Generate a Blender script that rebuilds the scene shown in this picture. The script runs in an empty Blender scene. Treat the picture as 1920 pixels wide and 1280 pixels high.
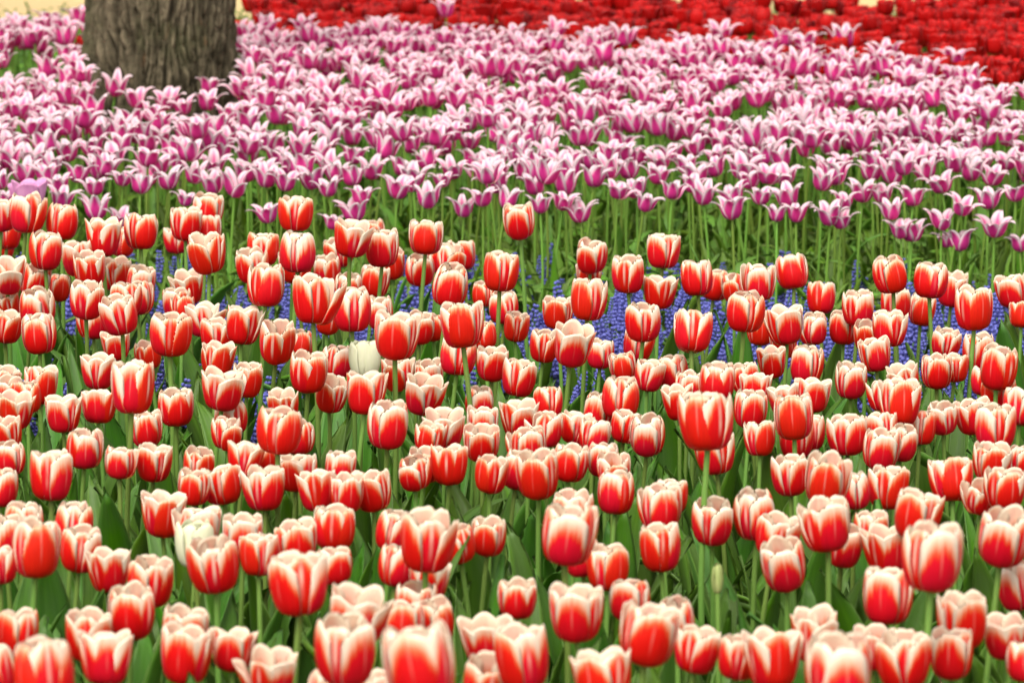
import bpy, math, random
from mathutils import Matrix, Vector, noise

SC = bpy.context.scene
COL = SC.collection
R = math.radians

# ------------------------------------------------------------------ camera
cam_d = bpy.data.cameras.new('camera')
cam = bpy.data.objects.new('camera', cam_d)
COL.objects.link(cam)
CAM_Z = 1.30
PITCH = math.atan(1068 / 7668)
cam.location = (0, 0, CAM_Z)
cam.rotation_euler = (math.pi / 2 - PITCH, 0, 0)
cam_d.sensor_width = 36
cam_d.lens = 36 * 7668 / 1920
cam_d.clip_start = .05
cam_d.clip_end = 400
cam_d.dof.use_dof = True
cam_d.dof.focus_distance = 6.6
cam_d.dof.aperture_fstop = 11
SC.camera = cam

# ------------------------------------------------------------------ world and sun
SUN_ELEV, SUN_ROT = R(58), R(200)
world = bpy.data.worlds.new('World')
SC.world = world
world.use_nodes = True
wn = world.node_tree
wn.nodes.clear()
wo = wn.nodes.new('ShaderNodeOutputWorld')
bg = wn.nodes.new('ShaderNodeBackground')
sky = wn.nodes.new('ShaderNodeTexSky')
sky.sky_type = 'NISHITA'
sky.sun_disc = False
sky.sun_elevation = SUN_ELEV
sky.sun_rotation = SUN_ROT
sky.air_density = 1.0
sky.dust_density = 4.0
sky.ozone_density = .6
bg.inputs['Strength'].default_value = .15
# a high thin overcast: the same sky with most of its blue washed out
pale = wn.nodes.new('ShaderNodeHueSaturation')
pale.inputs['Saturation'].default_value = .22
warm = wn.nodes.new('ShaderNodeMix')
warm.data_type = 'RGBA'
warm.blend_type = 'MULTIPLY'
warm.inputs[0].default_value = 1
warm.inputs[7].default_value = (1, .965, .89, 1)
wn.links.new(sky.outputs[0], pale.inputs['Color'])
wn.links.new(pale.outputs[0], warm.inputs[6])
wn.links.new(warm.outputs[2], bg.inputs[0])
wn.links.new(bg.outputs[0], wo.inputs[0])
sun_d = bpy.data.lights.new('sun', 'SUN')
sun = bpy.data.objects.new('sun', sun_d)
COL.objects.link(sun)
sun_d.energy = 1.1
sun_d.angle = R(50)
sun_d.color = (1, .95, .87)
az = SUN_ROT
sd = Vector((math.sin(az) * math.cos(SUN_ELEV), math.cos(az) * math.cos(SUN_ELEV), math.sin(SUN_ELEV)))
sun.rotation_euler = sd.to_track_quat('Z', 'Y').to_euler()

vs = SC.view_settings
SC.display_settings.display_device = 'sRGB'
vs.view_transform = 'Standard'
vs.look = 'None'
vs.exposure = 1.17
vs.gamma = 1
vs.use_curve_mapping = False
SC.cycles.use_denoising = True
SC.cycles.max_bounces = 6
SC.cycles.diffuse_bounces = 4
SC.cycles.transmission_bounces = 4
SC.cycles.caustics_reflective = False
SC.cycles.caustics_refractive = False


def ground_z(y):
    def ss(a, b, v):
        t = min(1, max(0, (v - a) / (b - a)))
        return t * t * (3 - 2 * t)
    return .12 * ss(8.3, 12.5, y) + .06 * ss(12, 16, y)


def photo_place(p):
    """Where a world point stands in the photograph, in hundredths across and down."""
    d = Vector(p) - cam.location
    f = Vector((0, math.cos(PITCH), -math.sin(PITCH)))
    u = Vector((0, math.sin(PITCH), math.cos(PITCH)))
    dz = d.dot(f)
    return (50 + 100 * 7668 / 1920 * d.x / dz, 50 - 100 * 7668 / 1280 * d.dot(u) / dz)


# ------------------------------------------------------------------ material helpers
class Nodes:
    def __init__(self, name):
        self.m = bpy.data.materials.new(name)
        self.m.use_nodes = True
        self.t = self.m.node_tree
        self.t.nodes.clear()
        self.out = self.n('ShaderNodeOutputMaterial')

    def n(self, kind, **kw):
        x = self.t.nodes.new(kind)
        for k, v in kw.items():
            setattr(x, k, v)
        return x

    def l(self, a, b):
        self.t.links.new(a, b)

    def put(self, sock, v):
        if isinstance(v, bpy.types.NodeSocket):
            self.l(v, sock)
        else:
            sock.default_value = v

    def math(self, op, a, b=0.0, c=0.0, clamp=False):
        x = self.n('ShaderNodeMath', operation=op, use_clamp=clamp)
        self.put(x.inputs[0], a)
        self.put(x.inputs[1], b)
        self.put(x.inputs[2], c)
        return x.outputs[0]

    def ramp(self, fac, stops, interp='LINEAR'):
        x = self.n('ShaderNodeValToRGB')
        x.color_ramp.interpolation = interp
        e = x.color_ramp.elements
        while len(e) < len(stops):
            e.new(.5)
        for el, (p, c) in zip(e, stops):
            el.position = p
            el.color = (*c, 1)
        self.put(x.inputs[0], fac)
        return x.outputs[0]

    def mix(self, fac, a, b, blend='MIX'):
        x = self.n('ShaderNodeMix', data_type='RGBA', blend_type=blend)
        self.put(x.inputs[0], fac)
        self.put(x.inputs[6], a if isinstance(a, bpy.types.NodeSocket) else (*a, 1))
        self.put(x.inputs[7], b if isinstance(b, bpy.types.NodeSocket) else (*b, 1))
        return x.outputs[2]

    def remap(self, v, a, b, c=0.0, d=1.0, smooth=False):
        x = self.n('ShaderNodeMapRange', interpolation_type='SMOOTHSTEP' if smooth else 'LINEAR')
        for i, q in enumerate((v, a, b, c, d)):
            self.put(x.inputs[i], q)
        return x.outputs[0]

    def noise(self, vec, scale, detail=3, rough=.5):
        x = self.n('ShaderNodeTexNoise')
        if vec is not None:
            self.l(vec, x.inputs['Vector'])
        x.inputs['Scale'].default_value = scale
        x.inputs['Detail'].default_value = detail
        x.inputs['Roughness'].default_value = rough
        return x.outputs[0]

    def uv(self):
        x = self.n('ShaderNodeUVMap')
        s = self.n('ShaderNodeSeparateXYZ')
        self.l(x.outputs[0], s.inputs[0])
        return x.outputs[0], s.outputs[0], s.outputs[1]

    def scaled(self, vec, v):
        x = self.n('ShaderNodeVectorMath', operation='MULTIPLY')
        self.l(vec, x.inputs[0])
        x.inputs[1].default_value = v
        return x.outputs[0]

    def added(self, vec, offset):
        c = self.n('ShaderNodeCombineXYZ')
        self.put(c.inputs[0], offset)
        self.put(c.inputs[1], offset)
        self.put(c.inputs[2], offset)
        x = self.n('ShaderNodeVectorMath', operation='ADD')
        self.l(vec, x.inputs[0])
        self.l(c.outputs[0], x.inputs[1])
        return x.outputs[0]

    def rnd(self):
        return self.n('ShaderNodeObjectInfo').outputs['Random']

    def finish(self, color, rough=.5, trans=0.0, trans_color=None, bump=None, bump_d=.0005, spec=.3, bump_s=.5):
        p = self.n('ShaderNodeBsdfPrincipled')
        self.put(p.inputs['Base Color'], color if isinstance(color, bpy.types.NodeSocket) else (*color, 1))
        self.put(p.inputs['Roughness'], rough)
        p.inputs['Specular IOR Level'].default_value = spec
        if bump is not None:
            b = self.n('ShaderNodeBump')
            b.inputs['Strength'].default_value = bump_s
            b.inputs['Distance'].default_value = bump_d
            self.put(b.inputs['Height'], bump)
            self.l(b.outputs[0], p.inputs['Normal'])
        o = p.outputs[0]
        if trans:
            t = self.n('ShaderNodeBsdfTranslucent')
            c = trans_color if trans_color is not None else color
            self.put(t.inputs['Color'], c if isinstance(c, bpy.types.NodeSocket) else (*c, 1))
            mx = self.n('ShaderNodeMixShader')
            mx.inputs[0].default_value = trans
            self.l(o, mx.inputs[1])
            self.l(t.outputs[0], mx.inputs[2])
            o = mx.outputs[0]
        self.l(o, self.out.inputs[0])
        return self.m


# ------------------------------------------------------------------ materials
RED = (.76, .006, .006)
CREAM = (.90, .81, .67)


def flame_petal(name, inner):
    """Red flame rising from the petal's foot into a broad cream margin."""
    N = Nodes(name)
    uv, u, v = N.uv()
    rn = N.rnd()
    a = N.math('ABSOLUTE', N.math('MULTIPLY_ADD', u, 2, -1))
    st = N.noise(N.added(N.scaled(uv, (13, 1.3, 1)), N.math('MULTIPLY', rn, 37)), 1.0, 3, .6)
    blot = N.noise(N.added(N.scaled(uv, (2.2, 2.0, 1)), N.math('MULTIPLY', rn, 91)), 1.0, 1, .5)
    if inner:
        top = N.math('MULTIPLY_ADD', N.math('POWER', a, 1.35), -.58, .93)
    else:
        top = N.math('MULTIPLY_ADD', N.math('POWER', a, 2.6), -.33, .84)
    top = N.math('ADD', top, N.math('MULTIPLY_ADD', st, .34, -.17))
    top = N.math('ADD', top, N.math('MULTIPLY_ADD', blot, .26, -.13))
    top = N.math('ADD', top, N.math('MULTIPLY_ADD', rn, .20, -.10))
    d = N.math('SUBTRACT', top, v)
    fac = N.remap(d, -.36, N.remap(blot, .3, .7, .24, .40))
    c = N.ramp(fac, [(0, CREAM), (.30, (.89, .74, .60)), (.47, (.88, .49, .32)), (.61, (.80, .13, .045)), (.74, RED), (1, (.70, .005, .010))])
    # pale thread along the midrib
    rib = N.remap(N.math('ADD', a, N.math('MULTIPLY', v, -.05)), .10 if inner else .035, .015 if inner else .0, 0, 1, True)
    ribv = N.math('MULTIPLY', N.remap(v, .30, .58, 0, .75 if inner else .22, True), N.remap(blot, .35, .6, .2, 1))
    c = N.mix(N.math('MULTIPLY', rib, ribv), c, (.88, .62, .50))
    # pale thin rim and yellow foot
    c = N.mix(N.remap(a, .90, 1.0, 0, .42, True), c, (.87, .70, .54))
    c = N.mix(N.remap(v, .075, .015, 0, 1, True), c, (.70, .55, .16))
    # some flowers age a little yellower, others pinker
    tint = N.n('ShaderNodeHueSaturation')
    N.put(tint.inputs['Hue'], N.remap(rn, 0, 1, .495, .504))
    vein = N.noise(N.added(N.scaled(uv, (46, 1.1, 1)), N.math('MULTIPLY', rn, 61)), 1.0, 2, .6)
    N.put(tint.inputs['Value'], N.math('MULTIPLY', N.remap(st, .2, .8, .92, 1.05), N.remap(vein, .3, .7, .93, 1.05)))
    N.l(c, tint.inputs['Color'])
    return N.finish(tint.outputs[0], .42, .31, bump=st, bump_d=.0006, spec=.28)


def flame_inside(name):
    N = Nodes(name)
    uv, u, v = N.uv()
    rn = N.rnd()
    a = N.math('ABSOLUTE', N.math('MULTIPLY_ADD', u, 2, -1))
    st = N.noise(N.added(N.scaled(uv, (13, 1.3, 1)), N.math('MULTIPLY', rn, 17)), 1.0, 3, .6)
    top = N.math('ADD', N.math('MULTIPLY_ADD', N.math('POWER', a, 1.5), -.45, .62), N.math('MULTIPLY_ADD', st, .3, -.15))
    d = N.math('SUBTRACT', top, v)
    c = N.ramp(N.remap(d, -.4, .3), [(0, (.92, .84, .70)), (.38, (.92, .76, .59)), (.6, (.84, .36, .19)), (.85, (.70, .06, .03))])
    c = N.mix(N.remap(v, .30, .10, 0, 1, True), c, (.75, .60, .15))
    return N.finish(c, .5, .50, bump=st, bump_d=.0006, spec=.2)


def lily_petal(name, inside):
    """Magenta blade with white margins; the margins meet at the drawn-out tip."""
    N = Nodes(name)
    uv, u, v = N.uv()
    rn = N.rnd()
    a = N.math('ABSOLUTE', N.math('MULTIPLY_ADD', u, 2, -1))
    st = N.noise(N.added(N.scaled(uv, (12, 1.6, 1)), N.math('MULTIPLY', rn, 37)), 1.0, 3, .6)
    reach = N.math('SUBTRACT', N.math('MULTIPLY_ADD', N.math('POWER', v, 1.5), -.90 if not inside else -.68, .95 if not inside else .60), a)
    reach = N.math('ADD', reach, N.math('MULTIPLY_ADD', st, .30, -.15))
    reach = N.math('ADD', reach, N.math('MULTIPLY_ADD', rn, .16, -.08))
    if inside:
        c = N.ramp(N.remap(reach, -.35, .35), [(0, (.78, .63, .68)), (.4, (.78, .56, .64)), (.75, (.76, .27, .45)), (1, (.68, .12, .34))])
        c = N.mix(N.remap(v, .26, .08, 0, 1, True), c, (.72, .66, .40))
    else:
        c = N.ramp(N.remap(reach, -.25, .40), [(0, (.87, .75, .78)), (.26, (.86, .60, .70)), (.52, (.84, .20, .47)), (.8, (.80, .075, .37)), (1, (.74, .050, .33))])
        c = N.mix(N.remap(v, .10, .02, 0, .6, True), c, (.62, .50, .42))
    hs = N.n('ShaderNodeHueSaturation')
    N.put(hs.inputs['Hue'], N.remap(rn, 0, 1, .496, .503))
    N.put(hs.inputs['Value'], N.remap(rn, 0, 1, .92, 1.06))
    N.l(c, hs.inputs['Color'])
    return N.finish(hs.outputs[0], .45, .42, bump=st, bump_d=.0006, spec=.25)


def plain_petal(name, c1, c2, trans=.2):
    N = Nodes(name)
    uv, u, v = N.uv()
    rn = N.rnd()
    st = N.noise(N.added(N.scaled(uv, (9, 1.4, 1)), N.math('MULTIPLY', rn, 23)), 1.0, 3, .6)
    c = N.mix(N.remap(st, .25, .75), c1, c2)
    return N.finish(c, .45, trans, bump=st, bump_d=.0006, spec=.25)


def leaf_mat(name, c1, c2, rim):
    N = Nodes(name)
    uv, u, v = N.uv()
    rn = N.rnd()
    a = N.math('ABSOLUTE', N.math('MULTIPLY_ADD', u, 2, -1))
    st = N.noise(N.added(N.scaled(uv, (16, .9, 1)), N.math('MULTIPLY', rn, 53)), 1.0, 4, .6)
    pt = N.noise(N.added(N.scaled(uv, (1.3, 3.2, 1)), N.math('MULTIPLY', rn, 71)), 1.0, 3, .6)
    c = N.mix(N.remap(st, .25, .75), c1, c2)
    hs = N.n('ShaderNodeHueSaturation')
    N.put(hs.inputs['Hue'], N.remap(rn, 0, 1, .478, .515))
    N.put(hs.inputs['Saturation'], N.remap(pt, .3, .7, .88, 1.08))
    N.put(hs.inputs['Value'], N.math('MULTIPLY', N.remap(rn, 0, 1, .75, 1.22), N.remap(pt, .25, .75, .85, 1.15)))
    N.l(c, hs.inputs['Color'])
    c = N.mix(N.remap(a, .88, 1.0, 0, .65, True), hs.outputs[0], rim)
    return N.finish(c, N.remap(st, .3, .7, .40, .55), .30, trans_color=N.mix(.5, c, (.22, .40, .04)), bump=st, bump_d=.0008, spec=.35)


def stem_mat(name, c1, c2):
    N = Nodes(name)
    uv, u, v = N.uv()
    rn = N.rnd()
    c = N.mix(v, c1, c2)
    hs = N.n('ShaderNodeHueSaturation')
    N.put(hs.inputs['Hue'], N.remap(rn, 0, 1, .47, .51))
    N.put(hs.inputs['Value'], N.remap(rn, 0, 1, .75, 1.2))
    N.l(c, hs.inputs['Color'])
    return N.finish(hs.outputs[0], .5, 0, spec=.3)


def soil_mat():
    N = Nodes('soil_and_mulch')
    tc = N.n('ShaderNodeTexCoord').outputs['Object']
    n1 = N.noise(tc, 9, 5, .65)
    n2 = N.noise(tc, 90, 5, .7)
    n3 = N.noise(N.scaled(tc, (1, 3.5, 1)), 140, 3, .6)
    c = N.mix(N.remap(n2, .3, .7), (.055, .032, .020), (.19, .115, .07))
    c = N.mix(N.remap(n3, .5, .72, 0, .8), c, (.34, .23, .14))
    c = N.mix(N.remap(n1, .45, .75, 0, .5), c, (.05, .035, .02))
    return N.finish(c, .9, 0, bump=n2, bump_d=.02, spec=.1)


def path_mat():
    N = Nodes('sandy_path')
    tc = N.n('ShaderNodeTexCoord').outputs['Object']
    n1 = N.noise(tc, .7, 4, .6)
    n2 = N.noise(tc, 120, 4, .7)
    c = N.mix(N.remap(n1, .35, .65), (.46, .34, .16), (.38, .28, .14))
    c = N.mix(N.remap(n2, .35, .7, 0, .35), c, (.50, .38, .20))
    return N.finish(c, .95, 0, bump=n2, bump_d=.004, spec=.1)


def bark_mat():
    N = Nodes('furrowed_bark')
    tc = N.n('ShaderNodeTexCoord').outputs['Object']
    col = N.n('ShaderNodeAttribute', attribute_name='ridge').outputs['Fac']
    n1 = N.noise(N.scaled(tc, (1, 1, .35)), 70, 5, .7)
    n2 = N.noise(tc, 7, 4, .6)
    n3 = N.noise(N.scaled(tc, (1, 1, .4)), 22, 4, .6)
    n4 = N.noise(tc, 160, 3, .7)
    f = N.math('ADD', N.math('MULTIPLY', col, .65), N.math('MULTIPLY', n1, .5))
    c = N.ramp(f, [(.28, (.010, .008, .005)), (.45, (.040, .032, .019)), (.67, (.092, .077, .048)), (.95, (.19, .155, .10))])
    c = N.mix(N.remap(n2, .48, .66, 0, .55, True), c, (.075, .080, .035))       # algae film
    c = N.mix(N.remap(n3, .62, .74, 0, .55, True), c, (.22, .115, .055))          # fresh cinnamon flakes
    c = N.mix(N.remap(n4, .3, .7, 0, .35), c, (.05, .04, .028))
    return N.finish(c, .9, 0, bump=N.math('ADD', n1, N.math('MULTIPLY', n4, .4)), bump_d=.012, spec=.12, bump_s=.9)


M = {}
M['flame_outer'] = flame_petal('flame_petal_outer', False)
M['flame_inner'] = flame_petal('flame_petal_inner', True)
M['flame_inside'] = flame_inside('flame_petal_inside')
M['lily_out'] = lily_petal('lily_petal_outside', False)
M['lily_in'] = lily_petal('lily_petal_inside', True)
_n = Nodes('deep_red_petal')
_i = _n.n('ShaderNodeNewGeometry').outputs['Random Per Island']
M['red'] = _n.finish(_n.ramp(_i, [(0, (.15, .001, .002)), (.35, (.42, .003, .003)), (1, (.60, .005, .005))]), .45, .2, spec=.25)
M['white'] = plain_petal('white_petal', (.80, .80, .62), (.72, .74, .50), .3)
M['violet'] = plain_petal('violet_petal', (.66, .25, .52), (.78, .42, .64), .3)
M['bud'] = plain_petal('green_bud', (.26, .36, .10), (.46, .48, .20))
M['leaf'] = leaf_mat('tulip_leaf', (.052, .155, .012), (.088, .225, .021), (.24, .38, .10))
M['leaf2'] = leaf_mat('lily_tulip_leaf', (.095, .225, .018), (.150, .310, .032), (.20, .36, .06))
M['stem'] = stem_mat('tulip_stem', (.05, .14, .018), (.13, .24, .045))
M['stem2'] = stem_mat('lily_tulip_stem', (.085, .20, .020), (.14, .28, .04))
M['muscari'] = plain_petal('hyacinth_floret', (.072, .078, .34), (.145, .16, .49), .1)
M['grassy'] = leaf_mat('hyacinth_leaf', (.06, .16, .018), (.10, .22, .03), (.12, .24, .04))
M['soil'] = soil_mat()
M['path'] = path_mat()
M['bark'] = bark_mat()
_n = Nodes('lawn_turf')
_t = _n.n('ShaderNodeTexCoord').outputs['Object']
M['lawn'] = _n.finish(_n.mix(_n.remap(_n.noise(_t, 60, 4, .7), .3, .7), (.03, .075, .014), (.075, .16, .03)), .9, bump=_n.noise(_t, 150, 3, .7), bump_d=.02, spec=.1)
_n = Nodes('straw_chip')
M['chip'] = _n.finish(_n.ramp(_n.noise(_n.n('ShaderNodeTexCoord').outputs['Object'], 60, 2), [(.3, (.08, .045, .025)), (.5, (.20, .12, .07)), (.7, (.40, .28, .17))]), .85, spec=.15)


# ------------------------------------------------------------------ mesh helpers
def mesh_from(name, verts, faces, uvs, mats, fmat, smooth=True):
    me = bpy.data.meshes.new(name)
    me.from_pydata(verts, [], faces)
    for m in mats:
        me.materials.append(m)
    if uvs:
        lay = me.uv_layers.new(name='UVMap')
        flat = []
        for p in me.polygons:
            for vi in p.vertices:
                flat += uvs[vi]
        lay.data.foreach_set('uv', flat)
    me.polygons.foreach_set('material_index', fmat)
    me.polygons.foreach_set('use_smooth', [smooth] * len(faces))
    me.update()
    return me


def blade(pos, cols, rows, th, sign):
    """Two-faced blade of real thickness: pos(s in -1..1, t in 0..1) -> point. Returns verts, faces, uvs, face materials."""
    grid = [[Vector(pos(-1 + 2 * i / cols, j / rows)) for i in range(cols + 1)] for j in range(rows + 1)]
    V, U, F, FM = [], [], [], []
    idx = {}
    for j in range(rows + 1):
        for i in range(cols + 1):
            idx[0, j, i] = len(V)
            V.append(tuple(grid[j][i]))
            U.append((i / cols, j / rows))
    for j in range(rows + 1):
        for i in range(cols + 1):
            if i in (0, cols) or j == rows:
                idx[1, j, i] = idx[0, j, i]
                continue
            du = grid[j][i + 1] - grid[j][i - 1]
            dv = grid[min(rows, j + 1)][i] - grid[max(0, j - 1)][i]
            n = du.cross(dv)
            n = n.normalized() if n.length > 1e-12 else Vector((0, 0, 1))
            idx[1, j, i] = len(V)
            V.append(tuple(grid[j][i] - sign * n * th))
            U.append((i / cols, j / rows))
    for k in (0, 1):
        for j in range(rows):
            for i in range(cols):
                q = [idx[k, j, i], idx[k, j, i + 1], idx[k, j + 1, i + 1], idx[k, j + 1, i]]
                F.append(q if k == 0 else q[::-1])
                FM.append(k)
    return V, F, U, FM


def interp(tab, t):
    n = len(tab)
    for i in range(n - 1):
        if t <= tab[i + 1][0] or i == n - 2:
            a, b = tab[i], tab[i + 1]
            f = (t - a[0]) / (b[0] - a[0])
            # Catmull-Rom through the table
            p0 = tab[max(0, i - 1)][1]
            p3 = tab[min(n - 1, i + 2)][1]
            p1, p2 = a[1], b[1]
            return .5 * (2 * p1 + (p2 - p0) * f + (2 * p0 - 5 * p1 + 4 * p2 - p3) * f * f + (3 * p1 - p0 - 3 * p2 + p3) * f ** 3)


def cup_petal_fn(rng, inner, opening, H=.0635, RR=.0315):
    """Broad rounded petal of a cup-shaped tulip; foot on the axis, centre line along +x."""
    k = .94 if inner else 1.0
    rt = [(0, .10), (.10, .54), (.24, .80), (.42, .94), (.60, 1.0 + .05 * opening), (.78, 1.0 + .13 * opening), (.90, .975 + .23 * opening), (1, .93 + .37 * opening)]
    zt = [(0, .0), (.10, .022), (.24, .13), (.42, .34), (.60, .56), (.78, .78), (.90, .91), (1, 1.0)]
    hw = (.0262 if not inner else .0245) * rng.uniform(.95, 1.06)
    wt = [(0, .22), (.12, .58), (.3, .90), (.5, 1.0), (.7, 1.0), (.85, .93), (1, .74)]
    Hh = H * rng.uniform(.95, 1.05) * (1.0 if not inner else 1.02)
    notch = rng.uniform(-.01, .035)
    ph, am = rng.uniform(0, 6), rng.uniform(.0003, .0011)
    lean = rng.uniform(-.0016, .0016)
    roll = rng.uniform(-.0005, .0032)
    skew = rng.uniform(-.05, .05)

    def pos(s, t):
        te = t * (1 - (.22 if not inner else .25) * abs(s) ** 2.3 - notch * math.exp(-(s / .16) ** 2) * t ** 6)
        r = RR * k * interp(rt, te)
        z = Hh * interp(zt, te)
        w = hw * interp(wt, te)
        ang = s * w / max(r, .010) + skew * te
        r = r * (1 - (.055 if not inner else .11) * s * s) + roll * max(0, te - .75) * 4 * (abs(s) ** 2)
        r += am * math.sin(3.1 * s + ph) * te + lean * te * te
        r += .0006 * math.exp(-(s / .10) ** 2) * te * (1 - te) * (-4 if not inner else 3)
        z += am * 1.0 * math.sin(6 * s + ph * 2) * te ** 4
        return (r * math.cos(ang), r * math.sin(ang), z)
    return pos


def lily_petal_fn(rng, inner, opening):
    k = .90 if inner else 1.0
    o = opening
    rt = [(0, .0035), (.10, .0135), (.24, .0215), (.42, .0258), (.60, .0292 + .002 * o), (.78, .0368 + .005 * o), (.90, .0435 + .006 * o), (1, .0495 + .006 * o)]
    zt = [(0, .0), (.10, .0030), (.24, .0125), (.42, .0245), (.60, .0355 - .001 * o), (.78, .0438 - .005 * o), (.90, .0472 - .008 * o), (1, .0478 - .011 * o)]
    wt = [(0, .26), (.10, .66), (.24, .96), (.42, 1.0), (.60, .88), (.78, .64), (.90, .40), (1, .05)]
    hw = .0188 * rng.uniform(.92, 1.08)
    q = rng.uniform(.88, 1.10)
    tw = rng.uniform(-.25, .25)
    ph = rng.uniform(0, 6)

    def pos(s, t):
        r = k * interp(rt, t) * (1 + (q - 1) * t)
        z = interp(zt, t) * q
        w = hw * interp(wt, t)
        ang = s * w / max(r, .008) * (1 - .35 * t) + tw * t * t
        z += .0030 * s * s * t * (1 if t > .4 else .5) + .0008 * math.sin(5 * t + ph) * t
        r = r - .0016 * s * s * t
        return (r * math.cos(ang), r * math.sin(ang), z)
    return pos


def leaf_fn(rng, L, W, bend, fold):
    """Upright lance-shaped leaf, keeled below, its tip arching outward along +x."""
    tw = rng.uniform(-.9, .9)
    ph, am = rng.uniform(0, 6), rng.uniform(.001, .006)
    wt = [(0, .30), (.15, .55), (.35, .92), (.5, 1.0), (.7, .84), (.86, .50), (.95, .22), (1, .02)]
    pts = [(0, 0)]
    n = 24
    for i in range(n):
        t = (i + .5) / n
        an = .10 + bend * t ** 2.2
        pts.append((pts[-1][0] + L / n * math.sin(an), pts[-1][1] + L / n * math.cos(an)))

    def pos(s, t):
        f = t * n
        i = min(n - 1, int(f))
        f -= i
        x = pts[i][0] + (pts[i + 1][0] - pts[i][0]) * f
        z = pts[i][1] + (pts[i + 1][1] - pts[i][1]) * f
        an = .10 + bend * t ** 2.2
        w = W * interp(wt, t)
        lift = fold * abs(s) ** 1.4 * w * (1.15 - .75 * t) + am * math.sin(9 * t + ph + 1.5 * s) * abs(s)
        nx, nz = -math.cos(an), math.sin(an)
        y = s * w
        q = tw * t
        px, py = lift * math.cos(q) - y * math.sin(q), lift * math.sin(q) + y * math.cos(q)
        return (.006 + x + px * nx, py, max(-.01, z + px * nz))
    return pos


def tube(path, radii, sides=7):
    V, F, U = [], [], []
    n = len(path)
    for j, (p, r) in enumerate(zip(path, radii)):
        d = (Vector(path[min(n - 1, j + 1)]) - Vector(path[max(0, j - 1)])).normalized()
        a = d.orthogonal().normalized()
        b = d.cross(a)
        for i in range(sides):
            an = 2 * math.pi * i / sides
            V.append(tuple(Vector(p) + r * (math.cos(an) * a + math.sin(an) * b)))
            U.append((i / sides, j / (n - 1)))
    for j in range(n - 1):
        for i in range(sides):
            F.append([j * sides + i, j * sides + (i + 1) % sides, (j + 1) * sides + (i + 1) % sides, (j + 1) * sides + i])
    return V, F, U


rg = random.Random(11)


def blade_mesh(name, pos, cols, rows, th, mats, sign=1):
    V, F, U, FM = blade(pos, cols, rows, th, sign)
    return mesh_from(name, V, F, U, mats, FM)


OPENS = (-.72, -.42, -.18, .08, .55)
CUP = {}                         # (opening, inner) -> petal meshes
for oi, op in enumerate(OPENS):
    for inner in (False, True):
        mats = [M['flame_inner' if inner else 'flame_outer'], M['flame_inside']]
        CUP[oi, inner] = [blade_mesh('cup_petal', cup_petal_fn(rg, inner, op), 10, 11, .0005, mats) for _ in range(6)]
LOPENS = (-.25, .25, .7, 1.1)
LILY = {}
for oi, op in enumerate(LOPENS):
    for inner in (False, True):
        LILY[oi, inner] = [blade_mesh('lily_petal', lily_petal_fn(rg, inner, op), 6, 9, .0005, [M['lily_out'], M['lily_in']]) for _ in range(4)]
LEAVES = [blade_mesh('tulip_leaf', leaf_fn(rg, rg.uniform(.26, .35), rg.uniform(.016, .030), rg.choice((.12, .2, .35, .5, .9, 1.4)), rg.uniform(.35, .8)), 6, 12, .0008, [M['leaf'], M['leaf']], -1) for _ in range(16)]
LEAVES2 = [blade_mesh('lily_tulip_leaf', leaf_fn(rg, rg.uniform(.20, .29), rg.uniform(.011, .019), rg.choice((.2, .4, .8, 1.5, 2.0)), rg.uniform(.35, .8)), 4, 10, .0008, [M['leaf2'], M['leaf2']], -1) for _ in range(12)]


def stem_shape(rng, rad):
    """One metre of stem, its foot at the origin and its top on the axis; scaled along z to length."""
    bx, by = rng.uniform(-.012, .012), rng.uniform(-.012, .012)
    path = [(bx * math.sin(math.pi * t) , by * math.sin(math.pi * t), t) for t in [i / 8 for i in range(9)]]
    return tube(path, [rad * (1.15 - .25 * i / 8) for i in range(9)])


def stem_mesh(name, rng, rad, mat):
    V, F, U = stem_shape(rng, rad)
    return mesh_from(name, V, F, U, [mat], [0] * len(F))


STEMS = [stem_mesh('tulip_stem', rg, .0040, M['stem']) for _ in range(6)]
STEMS2 = [stem_mesh('lily_tulip_stem', rg, .0031, M['stem2']) for _ in range(6)]


# ------------------------------------------------------------------ object helpers
def tag(o, label=None, cat=None, group=None, kind=None):
    for k, v in (('label', label), ('category', cat), ('group', group), ('kind', kind)):
        if v:
            o[k] = v
    return o


def put(name, me, parent=None, mat=None):
    o = bpy.data.objects.new(name, me)
    COL.objects.link(o)
    if parent is not None:
        o.parent = parent
    if mat is not None:
        o.matrix_basis = mat
    return o


ONES = 'zero one two three four five six seven eight nine ten eleven twelve thirteen fourteen fifteen sixteen seventeen eighteen nineteen'.split()
TENS = '- - twenty thirty forty fifty sixty seventy eighty ninety'.split()


def spell(n):
    n = int(max(0, min(99, n)))
    return ONES[n] if n < 20 else TENS[n // 10] + ('-' + ONES[n % 10] if n % 10 else '')


USED = set()


def unique(look, p):
    lab = look + ', ' + place_words(p)
    if lab in USED:
        x, y = photo_place(p)
        x, y = min(999, max(0, round(x * 10))), min(999, max(0, round(y * 10)))
        lab = look + ', ' + spell(x // 10) + ' point ' + spell(x % 10) + ' percent across, ' + spell(y // 10) + ' point ' + spell(y % 10) + ' down'
    USED.add(lab)
    return lab


def place_words(p):
    x, y = photo_place(p)
    x, y = round(x), round(y)
    across = 'at the left edge' if x < 1 else 'at the right edge' if x > 99 else spell(x) + ' percent across'
    down = 'at the top' if y < 1 else 'at the bottom edge' if y > 99 else spell(y) + ' percent down'
    return across + ' and ' + down


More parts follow.
